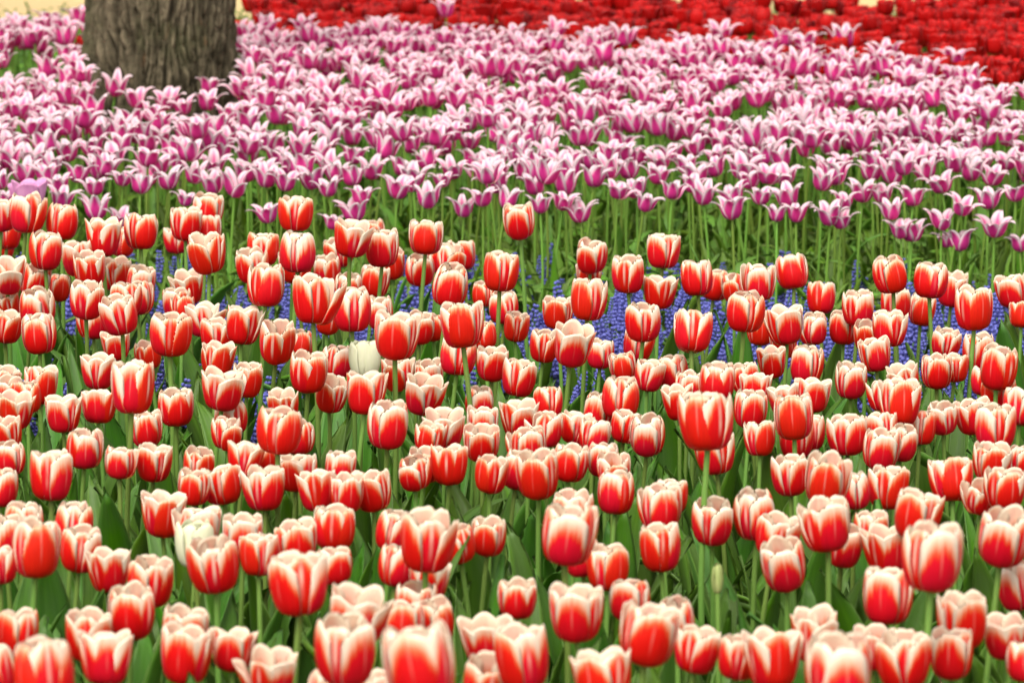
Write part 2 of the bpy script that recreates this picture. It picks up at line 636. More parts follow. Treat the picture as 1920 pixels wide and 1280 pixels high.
class Mass:
    """Many small pieces gathered into ONE mesh of kind stuff."""
    def __init__(self):
        self.V, self.F, self.U, self.FM, self.mats = [], [], [], [], []

    def slot(self, m):
        if m not in self.mats:
            self.mats.append(m)
        return self.mats.index(m)

    def add(self, me, mat4):
        o = len(self.V)
        self.V += [tuple(mat4 @ v.co) for v in me.vertices]
        uv = [(0, 0)] * len(me.vertices)
        if me.uv_layers:
            d = me.uv_layers[0].data
            for lp in me.loops:
                uv[lp.vertex_index] = tuple(d[lp.index].uv)
        self.U += uv
        sl = [self.slot(m) for m in me.materials]
        for p in me.polygons:
            self.F.append([o + i for i in p.vertices])
            self.FM.append(sl[p.material_index])

    def build(self, name):
        me = mesh_from(name, self.V, self.F, self.U, self.mats, self.FM)
        return put(name, me)


class Sink:
    """Collects a plant's pieces either as parts of its own object or into a mass."""
    def __init__(self, root=None, mass=None, origin=None):
        self.root, self.mass, self.origin = root, mass, origin

    def add(self, name, me, m):
        if self.mass is not None:
            self.mass.add(me, Matrix.Translation(self.origin) @ m)
            return None
        return put(name, me, self.root, m)


def rot(axis, a):
    return Matrix.Rotation(a, 4, axis)


def tulip_pieces(sink, rng, height, scale, yaw, tilt_x, tilt_y, petals, stems, leaf_set, n_leaf, leaf_scale=1.0, hscale=1.0, flops=.14):
    """height: of the flower's foot above the ground; tilt about y leans to +x."""
    tilt = rot('Y', tilt_y) @ rot('X', tilt_x)
    # the stem bends over towards the lean: its foot stands the other way
    fx, fy = -math.sin(tilt_y) * height * .45, math.sin(tilt_x) * height * .45
    top = Vector((0, 0, height))
    foot = Vector((fx, fy, -.01))
    d = top - foot
    sm = Matrix.Translation(foot) @ d.to_track_quat('Z', 'Y').to_matrix().to_4x4() @ rot('Z', rng.uniform(0, 6)) @ Matrix.Diagonal((max(.85, scale), max(.85, scale), d.length + .003, 1))
    sink.add('stem', rng.choice(stems), sm)
    head = Matrix.Translation(top) @ tilt @ rot('Z', yaw) @ rot('Z', rng.uniform(0, 3)) @ Matrix.Diagonal((scale * rng.uniform(.95, 1.05), scale, scale * hscale, 1))
    flop = rng.randrange(3) if rng.random() < flops else -1
    for inner, me, k in petals:
        wob = rot('Y', rng.gauss(0, .035) + (rng.uniform(.14, .34) if k == flop and not inner else 0))
        sink.add('petal', me, head @ rot('Z', math.pi * 2 / 3 * k + (math.pi / 3 if inner else 0) + rng.gauss(0, .05)) @ wob)
    a0 = rng.uniform(0, 6.28)
    for i in range(n_leaf):
        a = a0 + i * 2.2 + rng.uniform(-.5, .5)
        s = leaf_scale * rng.uniform(.82, 1.15) * (1 - .08 * i)
        sink.add('leaf', rng.choice(leaf_set), Matrix.Translation((fx, fy, .006 + .02 * i)) @ rot('Z', a) @ rot('Y', rng.uniform(-.05, .16)) @ Matrix.Diagonal((s, s, s, 1)))


# ---- where each flower stands: x, y, height of the flower (mm), size (percent), lean (degrees)
FRONT_BED = [
    (-907,7582,485,105,6),(-844,7606,466,102,5),(-991,7887,447,100,0),(-999,8031,397,93,2),(-1024,8168,355,82,-2),(-850,7399,436,98,3),
    (-761,7566,441,99,2),(-784,8158,367,89,5),(-696,7620,446,99,2),(-633,7882,431,96,2),(-601,7983,447,101,8),(-672,8168,368,89,-4),
    (-596,7929,414,95,0),(-535,7175,458,101,-4),(-798,7489,410,95,-4),(-763,7348,408,94,-1),(-745,7653,361,89,1),(-900,7247,411,95,2),
    (-943,7539,355,87,3),(-877,7428,379,91,11),(-839,7492,355,76,4),(-901,7274,354,72,-8),(-716,6815,421,96,1),(-802,6850,403,94,-3),
    (-777,6666,383,91,-3),(-872,6963,355,88,6),(-681,7407,376,90,7),(-662,7170,378,90,-1),(-632,6578,427,97,-10),(-673,7057,390,92,2),
    (-722,6993,359,88,-1),(-656,6733,355,74,-6),(-595,7481,357,88,-5),(-601,7285,355,80,-3),(-585,7197,355,72,0),(-532,7012,361,88,-2),
    (-496,6806,363,89,0),(-448,6681,396,93,9),(-519,6138,455,101,4),(-594,6627,355,72,-4),(-474,7434,405,94,-4),(-465,7573,418,96,-1),
    (-407,6696,460,101,3),(-476,6535,359,80,5),(-407,7629,479,104,5),(-367,6950,485,105,2),(-401,7540,390,92,-4),(-290,7253,475,104,7),
    (-332,7851,380,91,-7),(-285,8367,356,88,-5),(-234,7318,450,100,0),(-231,7871,355,83,-4),(-345,7614,371,90,-3),(-309,6296,489,106,2),
    (-303,7495,356,87,4),(-256,6484,447,100,1),(-258,7538,362,89,6),(-232,7146,355,81,-1),(-322,7040,355,72,7),(-158,7407,459,101,2),
    (-170,7508,387,92,-1),(-105,6575,475,104,8),(-144,7810,378,90,6),(-95,7849,373,91,-5),(-119,7753,376,90,1),(-21,6886,460,101,3),
    (-52,7406,355,72,0),(-14,7211,356,88,-3),(-171,5899,486,105,4),(-159,6922,359,87,2),(-136,6979,351,73,-3),(-73,6060,480,105,-3),
    (-45,6850,355,72,-5),(-374,6404,408,94,5),(-356,6753,355,72,7),(-285,6547,355,80,5),(-87,6318,398,93,7),(-33,6523,355,82,4),(5,6971,355,72,6),
    (16,7720,455,101,-3),(147,7632,399,93,6),(144,7677,355,72,2),(206,7204,417,95,-1),(276,7448,429,97,3),(260,7219,383,91,4),(331,7221,407,94,-3),
    (374,7545,354,87,9),(124,6682,439,98,3),(80,7146,355,83,1),(211,6524,422,96,1),(283,6390,427,97,2),(411,7494,356,72,-7),(427,7036,423,96,0),
    (370,6473,446,99,4),(423,6917,355,72,2),(51,6733,355,76,5),(90,6300,417,95,7),(144,6633,355,77,2),(205,6746,355,82,10),(513,7381,399,93,-8),
    (561,7360,355,84,2),(592,6930,393,92,-1),(659,7009,440,99,-13),(719,6994,431,97,4),(808,7468,356,88,4),(674,7121,372,90,0),(723,7182,355,79,8),
    (741,6498,448,100,-2),(886,7151,394,93,-10),(892,7099,358,72,6),(454,6681,396,93,-7),(455,6753,355,72,-6),(517,6933,356,76,-1),
    (570,6972,352,88,3),(601,6863,355,72,-3),(623,6702,387,92,1),(598,6627,355,86,-9),(722,6766,355,78,9),(766,6658,355,87,0),(-734,6292,355,82,3),
    (-658,6434,355,84,1),(-528,5613,452,100,3),(-667,6004,355,83,1),(-622,6071,355,79,1),(-530,5864,355,76,-5),(-501,6024,362,89,-1),
    (-482,6596,351,82,2),(-426,5931,403,94,5),(-417,6348,355,77,6),(-415,5969,355,85,-1),(-412,5826,355,72,0),(-603,5685,355,86,2),
    (-540,5547,359,72,3),(-498,5593,351,80,5),(-606,5292,384,91,1),(-698,5603,355,72,-1),(-727,5821,355,72,-3),(-743,6034,355,79,6),
    (-739,6166,355,72,1),(-771,6220,355,72,0),(-801,6331,355,72,17),(-682,5369,355,72,4),(-424,5358,358,72,4),(-432,5551,355,72,1),
    (-386,5408,352,85,-5),(-372,5565,360,72,6),(-351,5624,350,72,0),(-329,5369,355,85,0),(-449,5171,355,85,5),(-558,5090,356,80,5),
    (-619,5102,354,80,1),(-310,6141,398,93,4),(-281,6204,355,76,10),(-214,5874,405,94,4),(-182,6425,354,78,3),(-130,6391,356,74,0),
    (-136,6090,371,90,10),(-175,5647,395,93,3),(-342,6076,355,74,-5),(-314,5406,426,97,4),(-306,5787,355,73,1),(8,6371,355,84,5),(-50,6113,355,75,0),
    (-44,5908,355,75,3),(-98,5835,359,88,1),(-120,5776,355,72,10),(-43,5740,355,82,1),(-86,5530,359,79,1),(-122,5580,350,76,6),(-131,5486,356,72,-3),
    (-31,5468,357,72,5),(-294,5494,355,83,0),(-238,5524,355,72,6),(-257,5358,353,77,-4),(-218,5308,359,72,2),(-183,5359,353,81,-8),
    (12,5958,355,85,-2),(54,6102,355,72,0),(49,5840,358,76,2),(89,5888,352,72,10),(126,6023,353,84,10),(115,5811,355,73,10),(159,5979,382,91,3),
    (213,6393,355,77,9),(181,6487,355,72,-7),(259,6436,355,84,-4),(273,6275,355,73,6),(307,6087,391,92,2),(370,6371,355,74,-7),(375,6247,355,72,2),
    (254,6113,355,72,-6),(248,5112,486,105,-4),(355,6045,355,83,3),(287,5648,355,86,-6),(354,5757,358,72,-1),(162,5884,355,72,11),(194,5811,355,83,2),
    (23,5717,355,82,-1),(4,5521,353,79,13),(35,5303,386,91,-2),(77,5562,356,82,6),(126,5601,354,72,-1),(139,5516,355,74,-1),(136,5332,355,81,2),
    (79,5190,355,85,-2),(59,4528,450,100,7),(191,5163,365,89,-1),(209,5308,355,73,3),(254,5119,356,81,1),(312,5143,360,89,-4),(422,6543,354,72,-5),
    (470,6503,356,85,5),(531,6342,355,83,0),(619,6342,355,77,-11),(568,6182,355,72,0),(564,5871,392,93,0),(675,6429,356,81,1),(709,6481,354,72,0),
    (736,6149,403,93,4),(739,6331,355,72,2),(745,6192,358,89,-2),(757,6026,363,89,3),(416,6137,355,72,-8),(458,6184,355,82,5),(398,5687,400,93,-4),
    (407,5789,353,83,2),(432,5846,353,74,-2),(482,5794,358,88,-2),(535,5826,360,72,-4),(517,5685,355,87,7),(552,5740,355,72,8),(596,5903,350,72,4),
    (636,5958,357,72,-5),(687,5994,353,82,-6),(681,5698,383,91,1),(660,5561,358,85,1),(707,5601,352,72,0),(587,5368,366,90,-5),(379,5473,355,78,-3),
    (402,5192,397,93,5),(456,5337,357,72,-5),(501,5380,353,85,3),(619,5316,354,72,4),(642,5261,374,89,1),(381,4838,403,94,-6),(489,4912,402,93,10),
    (452,5067,355,72,1),(407,4970,354,78,8),(-556,4685,403,94,1),(-630,5005,355,84,-2),(-532,4935,355,83,6),(-616,4833,355,72,-5),
    (-482,4806,355,73,-1),(-424,4692,363,89,6),(-426,4485,370,90,1),(-398,5070,355,87,7),(-341,4635,395,93,-4),(-336,5023,355,79,1),
    (-551,4442,355,77,6),(-469,4434,355,79,2),(-435,4288,360,88,0),(-366,4462,355,83,5),(-352,4299,362,89,5),(-305,4351,355,73,5),
    (-443,3805,450,100,-4),(-544,4257,355,72,-9),(-256,4239,355,80,4),(-309,4900,355,77,0),(-266,4945,360,88,-2),(-225,5078,355,88,2),
    (-228,4315,436,98,-2),(-212,4833,355,72,-3),(-100,4608,428,97,4),(-154,5059,355,72,9),(-63,4969,355,72,-8),(-31,5024,355,72,4),
    (-141,4833,355,72,5),(-101,4735,355,72,6),(-170,4275,409,94,9),(-110,4610,355,80,1),(-124,4473,359,81,3),(-87,4523,351,78,-5),
    (-167,4011,429,97,0),(-79,3634,496,107,-10),(-26,4406,355,83,-3),(6,4634,355,73,0),(-184,4113,361,85,-1),(-147,4163,349,77,-2),
    (-28,4189,355,84,6),(87,4883,355,72,-8),(115,4816,355,83,1),(184,4952,355,85,-2),(70,4378,391,92,0),(135,4625,355,76,0),(136,4135,419,96,10),
    (186,4505,355,72,-5),(198,4360,354,78,7),(241,4315,356,74,7),(277,4250,368,89,-1),(336,4428,355,82,-3),(14,4157,389,92,-6),(95,4050,390,92,-4),
    (326,5023,355,85,10),(329,4799,364,89,-11),(446,4274,473,103,2),(462,4940,354,85,-3),(566,4665,422,96,9),(419,4492,387,92,2),(596,4703,355,77,-7),
    (492,4373,383,92,-3),(474,4318,359,78,1),(416,4250,368,89,1),(546,4420,355,76,-5),(312,3809,451,100,-1),(395,4364,355,72,-2),(552,4297,355,72,2),
]
LILY_BED = [
    (-907,8875,355,95),(-858,8870,337,80),(-1104,8889,379,64),(-984,8870,379,87),(-1139,9077,396,71),(-1003,9029,395,88),(-920,9001,394,85),
    (-984,9220,400,87),(-825,9029,395,88),(-874,9144,398,78),(-769,9106,397,89),(-720,9201,399,78),(-712,8870,379,69),(-662,9029,395,91),
    (-614,9010,394,97),(-551,9144,398,92),(-505,9077,396,89),(-528,8849,349,87),(-448,9125,397,97),(-402,8963,393,80),(-401,9220,400,83),
    (-387,8806,336,72),(-1108,9460,407,111),(-1060,9364,404,92),(-1046,9605,413,94),(-938,9557,411,112),(-873,9773,419,88),(-815,9364,404,92),
    (-775,9479,408,93),(-690,9412,406,95),(-620,9576,412,100),(-550,9557,411,93),(-452,9605,413,110),(-692,9803,420,99),(-790,9903,424,97),
    (-954,10211,437,97),(-880,10159,435,96),(-1008,9973,427,91),(-1067,9953,426,81),(-1123,9984,427,88),(-1208,10296,441,104),(-1136,10393,445,91),
    (-1075,10481,448,106),(-1061,10909,466,103),(-1128,10873,465,89),(-814,10946,468,93),(-791,10592,453,97),(-896,10638,455,108),(-842,10481,448,85),
    (-716,10339,442,98),(-663,10426,446,99),(-593,10481,448,99),(-539,10448,447,92),(-668,10885,465,96),(-606,10801,462,97),(-1207,10707,458,96),
    (-1307,10649,456,90),(-1258,10107,433,82),(-1173,9803,420,99),(-980,10649,456,97),(-915,10371,444,91),(-338,8800,360,95),(-327,8820,390,79),
    (-254,8953,393,93),(-181,8791,390,92),(-222,9029,395,74),(-155,9115,397,74),(-134,9287,402,91),(-104,8798,366,80),(-63,8791,390,83),
    (-14,8793,384,79),(-32,9058,395,95),(51,9010,394,88),(118,9010,394,91),(109,8774,383,80),(149,8772,359,86),(61,8748,377,71),(183,9144,398,89),
    (231,8934,392,80),(276,8982,393,88),(283,8746,383,78),(350,8915,392,80),(329,9201,399,90),(-360,9172,398,90),(-320,9296,402,94),
    (-254,9335,403,84),(-198,9479,408,93),(-91,9489,408,96),(-34,9489,408,93),(21,9557,411,97),(49,9431,406,89),(111,9460,407,102),(150,9528,410,85),
    (252,9783,419,105),(299,9528,410,85),(347,9460,407,93),(-303,9654,414,98),(-153,9773,419,105),(-4,9984,427,101),(-43,9953,426,89),
    (82,9903,424,84),(146,10159,435,99),(242,10296,441,107),(-326,10107,433,105),(-182,10159,435,93),(-229,10107,433,82),(-375,9557,411,93),
    (-103,9832,421,93),(186,9460,407,85),(267,9287,402,88),(377,9605,413,91),(-242,9753,418,92),(-388,9903,424,94),(679,8677,364,91),
    (703,8690,352,78),(608,8705,364,77),(567,8705,364,71),(599,8791,390,92),(473,8731,371,94),(483,8839,390,94),(417,8839,390,86),(399,9029,395,82),
    (540,8820,390,79),(830,8670,334,79),(813,8703,370,78),(868,8811,390,89),(765,8887,391,90),(716,8744,389,71),(807,8858,391,79),(957,9058,395,95),
    (952,8648,387,82),(1026,8772,389,92),(1100,8887,391,84),(914,8660,357,85),(855,8690,328,91),(955,8660,309,85),(928,8678,310,65),
    (1026,8646,345,101),(1079,8633,309,76),(531,9106,397,89),(618,9201,399,93),(468,9335,403,91),(729,9201,399,99),(817,9268,401,94),
    (861,9220,400,96),(689,9077,396,83),(1043,9268,401,94),(1151,9460,407,93),(697,9684,415,87),(763,9723,417,95),(928,9723,417,95),
    (1004,9625,413,104),(954,9557,411,93),(626,9822,421,99),(548,9984,427,101),(441,9723,417,95),(484,9557,411,90),(545,9528,410,93),
    (630,9489,408,93),(768,9460,407,89),(842,9460,407,89),(827,9684,415,92),(887,9586,412,86),(1098,9684,415,92),(1096,9984,427,94),
    (1198,9883,423,90),(404,9364,404,85),(998,12292,505,124),(871,12154,503,119),(814,12313,505,120),(1085,11843,497,116),(1264,11678,493,110),
    (644,12571,508,119),(948,9287,402,88),(1081,9172,398,84),
]
# ------------------------------------------------------------------ setting: ground, path
def strip(name, x0, x1, nx, ys, zf, mat):
    V, F = [], []
    for y in ys:
        for i in range(nx + 1):
            x = x0 + (x1 - x0) * i / nx
            V.append((x, y, zf(x, y)))
    for j in range(len(ys) - 1):
        for i in range(nx):
            a = j * (nx + 1) + i
            F.append([a, a + 1, a + nx + 2, a + nx + 1])
    o = put(name, mesh_from(name, V, F, None, [mat], [0] * len(F)))
    return tag(o, kind='structure')


def soil_z(x, y):
    return ground_z(y) + .012 * noise.noise(Vector((x * 6, y * 6, 0))) + .006 * noise.noise(Vector((x * 21, y * 21, 3))) - .004


def far(a, b, n):
    return [a + (b - a) * i / n for i in range(n + 1)]


BACK = 15.2
strip('ground', -60, 60, 24, [-20, -5, 0, 1.5, 2.4] + far(3, BACK, 40) + [BACK + .3, 17, 19, 22, 30, 60, 120], lambda x, y: ground_z(y) - .05, M['soil'])
strip('flower_bed_soil', -4, 4, 130, far(2.6, BACK, 200), soil_z, M['soil'])
strip('lawn', -40, 40, 80, far(BACK - .1, 18.4, 24), lambda x, y: ground_z(y) - .012, M['lawn'])
strip('sandy_path', -40, 40, 16, [18.3, 19, 20, 24, 30, 40], lambda x, y: ground_z(y) + .006, M['path'])

# ------------------------------------------------------------------ mulch: straw and bark bits on the bare soil
rm = random.Random(5)
chip = Mass()
box_v = [(-1, -1, 0), (1, -1, 0), (1, 1, 0), (-1, 1, 0), (-.8, -.7, 1), (.9, -.6, 1), (.8, .7, 1), (-.9, .6, 1)]
box_f = [[0, 1, 5, 4], [1, 2, 6, 5], [2, 3, 7, 6], [3, 0, 4, 7], [4, 5, 6, 7]]
cm = mesh_from('chip', box_v, box_f, None, [M['chip']], [0] * 5, False)
for i in range(9000):
    y = 3.2 + 5.2 * rm.random() ** 1.4
    x = rm.uniform(-1, 1) * (.14 * y + .15)
    chip.add(cm, Matrix.Translation((x, y, soil_z(x, y) + rm.uniform(-.001, .006))) @ rot('Z', rm.uniform(0, 6.3)) @ rot('Y', rm.gauss(0, .25)) @ Matrix.Diagonal((rm.uniform(.006, .028), rm.uniform(.0008, .0022), rm.uniform(.0008, .002), 1)))
tag(chip.build('straw_mulch'), 'dry brown straw and bark mulch scattered over the soil between the tulips', kind='stuff')

# ------------------------------------------------------------------ the tree
TX, TY = -.973, 11.35
rt = random.Random(8)
tree = put('tree', None)
tree.location = (TX, TY, ground_z(TY))
tag(tree, 'thick grey-brown tree trunk with furrowed bark rising out of the pink tulips', 'tree')


def trunk_r(z, an):
    flare = .022 * math.exp(-z / .16) * (1 + .5 * math.cos(5 * an + .6)) + .016 * math.exp(-z / .55) + .055 * math.exp(-z / .5) * max(0, math.cos(an - 3.3))
    return .192 + flare - .012 * min(z, 4)


def bark_ridge(an, z):
    """Interlaced ridges broken into plates: 0 in a furrow, 1 on a ridge."""
    w = .9 * noise.noise(Vector((math.cos(an) * 2.4, math.sin(an) * 2.4, z * 4.5)))
    a2 = an + .20 * w
    c, s = math.cos(a2), math.sin(a2)
    v = abs(noise.noise(Vector((c * 14, s * 14, z * 6.5)))) * 2.2
    v2 = abs(noise.noise(Vector((c * 28, s * 28, z * 20 + 9)))) * 1.8
    v3 = noise.noise(Vector((c * 50, s * 50, z * 30)))
    return max(0, min(1.0, .62 * min(1, v) ** .6 + .42 * min(1, v2) ** .7 + .10 * v3))


V, F, ridge = [], [], []
NA, NZ = 380, 440
for j in range(NZ + 1):
    f = j / NZ
    z = -.06 + (1.3 * f / .8 if f < .8 else 1.3 + (f - .8) / .2 * 2.2)
    for i in range(NA):
        an = 2 * math.pi * i / NA
        rd = bark_ridge(an, z)
        r = trunk_r(max(0, z), an) + .026 * (rd - .55) + .006 * noise.noise(Vector((math.cos(an) * 3, math.sin(an) * 3, z * 2)))
        V.append((r * math.cos(an) + .012 * z, r * math.sin(an), z))
        ridge.append(rd)
for j in range(NZ):
    for i in range(NA):
        F.append([j * NA + i, j * NA + (i + 1) % NA, (j + 1) * NA + (i + 1) % NA, (j + 1) * NA + i])
tm = mesh_from('trunk', V, F, None, [M['bark']], [0] * len(F))
at = tm.attributes.new('ridge', 'FLOAT', 'POINT')
at.data.foreach_set('value', ridge)
put('trunk', tm, tree)
tips = []
for k in range(6):
    an = k * 1.05 + rt.uniform(-.2, .2)
    p = Vector((.012 * 3.3 + .02 * math.cos(an), .02 * math.sin(an), 3.05 + .07 * k))
    d = Vector((math.cos(an) * .8, math.sin(an) * .8, 1.0)).normalized()
    path, rad = [tuple(p)], [.095]
    for s in range(9):
        d = (d + Vector((rt.gauss(0, .09), rt.gauss(0, .09), rt.gauss(.03, .06)))).normalized()
        p = p + d * .30
        path.append(tuple(p))
        rad.append(.095 * (1 - (s + 1) / 10) + .008)
        if s > 2:
            tips.append(p.copy())
    v_, f_, u_ = tube(path, rad, 9)
    put('limb', mesh_from('limb', v_, f_, u_, [M['bark']], [0] * len(f_)), tree)
crown = Mass()
lf = mesh_from('crown_leaf', [(0, -.5, 0), (.5, 0, .06), (0, .5, 0), (-.5, 0, .06)], [[0, 1, 2, 3]], [(0, .5), (.5, 1), (1, .5), (.5, 0)], [M['leaf2']], [0])
for i in range(2200):
    c = rt.choice(tips)
    p = c + Vector((rt.gauss(0, .28), rt.gauss(0, .28), rt.gauss(.1, .25)))
    s = rt.uniform(.04, .08)
    crown.add(lf, Matrix.Translation(p) @ rot('Z', rt.uniform(0, 6.3)) @ rot('X', rt.gauss(0, .6)) @ Matrix.Diagonal((s * .6, s, s, 1)))
co = crown.build('crown')
co.parent = tree

# ------------------------------------------------------------------ the front bed: red tulips with cream margins
G_FRONT = 'cream-edged red tulips in the front bed'
rf = random.Random(21)


def cup_petals(rng, oi):
    return [(False, rng.choice(CUP[oi, False]), k) for k in range(3)] + [(True, rng.choice(CUP[oi, True]), k) for k in range(3)]


def front_tulip(rng, x, y, hc, scale, lean, mass=None):
    oi = rng.choices(range(5), (3, 4, 5, 4, 3))[0]
    gz = ground_z(y)
    hs = rng.uniform(.93, 1.09)
    H = .0635 * scale * hs
    tx = rng.gauss(.045, .09) if hc < .43 else rng.gauss(.0, .05)
    height = hc - H * .5 - gz
    root = None
    if mass is None:
        root = put('cream_edged_tulip', None)
        root.location = (x, y, gz)
        bits = []
        if lean > 4:
            bits.append('right-leaning')
        elif lean < -4:
            bits.append('left-leaning')
        if hc > .43:
            bits.append('tall')
        elif hc < .335:
            bits.append('low')
        if scale > .97:
            bits.append('large')
        elif scale < .76:
            bits.append('small')
        if oi == 4:
            bits.append('wide-open')
        elif oi == 0:
            bits.append('half-closed')
        lab = unique(' '.join(bits[:2] + ['cream-edged red tulip']), (x, y, hc))
        tag(root, lab, 'tulip', G_FRONT)
    sink = Sink(root, mass, Vector((x, y, gz)))
    tulip_pieces(sink, rng, height, scale, rng.uniform(0, 2 * math.pi), tx, R(lean), cup_petals(rng, oi), STEMS, LEAVES, 3, rng.uniform(.86, 1.10), hs)
    return root


order = sorted(range(len(FRONT_BED)), key=lambda i: -FRONT_BED[i][3] / FRONT_BED[i][1])
rest = Mass()


def screen(p):
    a, b_ = photo_place(p)
    return a * 19.2, b_ * 12.8


SPECIAL = [((1328, 790), 'large tall cream-edged red tulip on a long bare stem, head clear above its neighbours'),
           ((976, 415), 'lone tall cream-edged red tulip standing up against the green in front of the pink bed'),
           ((553, 401), 'tall cream-edged red tulip whose head overlaps the foremost pink tulips, right of the trunk'),
           ((740, 630), 'wide cream-edged red tulip just above and behind the plain white tulip'),
           ((1747, 1045), 'big blurred cream-edged red tulip in the near rows towards the right edge'),
           ((797, 1250), 'biggest blurred cream-edged red tulip, cut by the bottom edge near the middle'),
           ((405, 1058), 'large cream-edged red tulip with a creamy white tulip peeping out behind it'),
           ((1058, 1002), 'big cream-edged red tulip with rounded head at the centre of the near rows'),
           ((797, 1013), 'large tall cream-edged red tulip standing over two lower ones below the middle')]
for n, i in enumerate(order):
    x, y, hc, sc, lean = FRONT_BED[i]
    here = screen((x / 1000, y / 1000, hc / 1000))
    o = front_tulip(rf, x / 1000, y / 1000, hc / 1000, sc / 99, lean, None if n < 297 else rest)
    for (sx, sy), lab in SPECIAL:
        if o and math.hypot(here[0] - sx, here[1] - sy) < 8:
            o['label'] = lab
# the bed goes on past both sides of the picture and towards the camera
for k in range(300):
    y = rf.uniform(3.3, 7.2)
    x = (.125 * y + rf.uniform(.05, 1.15)) * rf.choice((-1, 1))
    front_tulip(rf, x, y, rf.uniform(.34, .42), rf.uniform(.8, 1), rf.gauss(0, 3), rest)
for k in range(18):
    front_tulip(rf, rf.uniform(-.45, .45), rf.uniform(3.05, 3.35), rf.uniform(.33, .36), rf.uniform(.8, 1), rf.gauss(0, 3), rest)
tag(rest.build('cream_edged_red_tulips'), 'the smallest and outlying red tulips with cream margins filling up the front bed', kind='stuff')

# single odd flowers among them
def closed_tulip(x, y, hc, mat, label, scale=.8, group=None, rng=rf, tall=1.12, opening=-.5):
    root = put('tulip', None)
    gz = ground_z(y)
    root.location = (x, y, gz)
    tag(root, label, 'tulip', group)
    pts = []
    for inner in (False, True):
        for k in range(3):
            pts.append((inner, blade_mesh('cup_petal', cup_petal_fn(rng, inner, opening), 10, 10, .0009, [mat, mat]), k))
    tulip_pieces(Sink(root), rng, hc - .032 * scale - gz, scale, 1.0, 0, 0, pts, STEMS, LEAVES, 3, .9, tall, 0)
    return root


closed_tulip(-.230, 6.35, .385, M['white'], 'plain white tulip half hidden among the cream-edged red tulips')
closed_tulip(-.388, 4.93, .360, M['white'], 'creamy white tulip peeping out from behind a large red one')
b = closed_tulip(.243, 4.75, .345, M['bud'], 'small green unopened tulip bud among the leaves', .22, tall=2.5, opening=-1.9)
b.name = 'tulip_bud'
b['category'] = 'bud'

# ------------------------------------------------------------------ grape hyacinths behind and among the last red tulips
G_MUS = 'grape hyacinths in the strip between the two beds'
rh = random.Random(3)


def floret_spike(rng):
    V, F, U = [], [], []
    rows = 9
    for j in range(rows):
        t = j / (rows - 1)
        rr = .0098 * (1 - .72 * t ** 1.7) * (.80 + .2 * min(1, t * 4))
        n = max(3, round(8 * (1 - .55 * t)))
        for i in range(n):
            an = 6.283 * i / n + j * 2.4 + rng.uniform(-.15, .15)
            c = Vector((rr * math.cos(an), rr * math.sin(an), .052 * t + rng.uniform(-.001, .001)))
            s = .0042 * (1 - .35 * t) * rng.uniform(.88, 1.12)
            o = len(V)
            ax = Vector((math.cos(an), math.sin(an), -.55 + 1.2 * t)).normalized()
            b1 = ax.orthogonal().normalized()
            b2 = ax.cross(b1)
            V.append(tuple(c - ax * s))
            for q in (-.3, .6):
                for k in range(5):
                    a2 = 1.2566 * k
                    V.append(tuple(c + ax * s * q + (b1 * math.cos(a2) + b2 * math.sin(a2)) * s * (.95 if q < 0 else .75)))
            V.append(tuple(c + ax * s * 1.05))
            U += [(rng.random(), rng.random())] * 12
            for k in range(5):
                k2 = (k + 1) % 5
                F.append([o, o + 1 + k2, o + 1 + k])
                F.append([o + 1 + k, o + 1 + k2, o + 6 + k2, o + 6 + k])
                F.append([o + 6 + k, o + 6 + k2, o + 11])
    return mesh_from('flower_spike', V, F, U, [M['muscari']], [0] * len(F))


SPIKES = [floret_spike(rh) for _ in range(6)]
MSTEM = [stem_mesh('hyacinth_stem', rh, .0018, M['stem2']) for _ in range(3)]
spots = []
tries = 0
while len(spots) < 1150 and tries < 40000:
    tries += 1
    y = rh.uniform(7.0, 9.2)
    x = rh.uniform(-.20, .20) * y
    px = x / (.125 * y)
    top = 9.2 - .30 * max(0, px)
    low = 7.75 - .30 * max(0, px) + .10 * math.sin(px * 5)
    if px < -.45:
        low -= .55
    if y > top or y < low - .35:
        continue
    if y < low and rh.random() > .3:
        continue
    if noise.noise(Vector((x * 3.2, y * 1.7, 4))) < -.27:
        continue
    if any((x - a) ** 2 + (y - b_) ** 2 < .034 ** 2 for a, b_ in spots):
        continue
    spots.append((x, y))
spots.sort(key=lambda p: p[1])
hy_rest = Mass()


def screen(p):
    a, b_ = photo_place(p)
    return a * 19.2, b_ * 12.8


n_in = 0
for x, y in spots:
    gz = ground_z(y)
    h = rh.uniform(.10, .18)
    s = rh.uniform(1.0, 1.4)
    inside = abs(x) < .126 * y
    sink = None
    if inside and n_in < 300:
        n_in += 1
        root = put('grape_hyacinth', None)
        root.location = (x, y, gz)
        tag(root, unique('violet-blue grape hyacinth spike', (x, y, gz + h + .025)), 'grape hyacinth', G_MUS)
        sink = Sink(root)
    else:
        sink = Sink(None, hy_rest, Vector((x, y, gz)))
    lean = rot('Y', rh.gauss(0, .1)) @ rot('X', rh.gauss(0, .1))
    sink.add('stem', rh.choice(MSTEM), lean @ Matrix.Diagonal((1, 1, h, 1)))
    sink.add('flower_spike', rh.choice(SPIKES), lean @ Matrix.Translation((0, 0, h - .004)) @ rot('Z', rh.uniform(0, 6)) @ Matrix.Diagonal((s, s, s * rh.uniform(.9, 1.2), 1)))
tag(hy_rest.build('grape_hyacinths'), 'further violet-blue grape hyacinths at the back and ends of the strip', kind='stuff')

# ------------------------------------------------------------------ the pink bed: lily-flowered tulips, magenta with white margins
G_LILY = 'pink lily-flowered tulips round the tree'
rl = random.Random(31)
lily = [(x / 1000, y / 1000, h / 1000, s / 100, True) for x, y, h, s in LILY_BED]


def screen(p):
    a, b_ = photo_place(p)
    return a * 19.2, b_ * 12.8


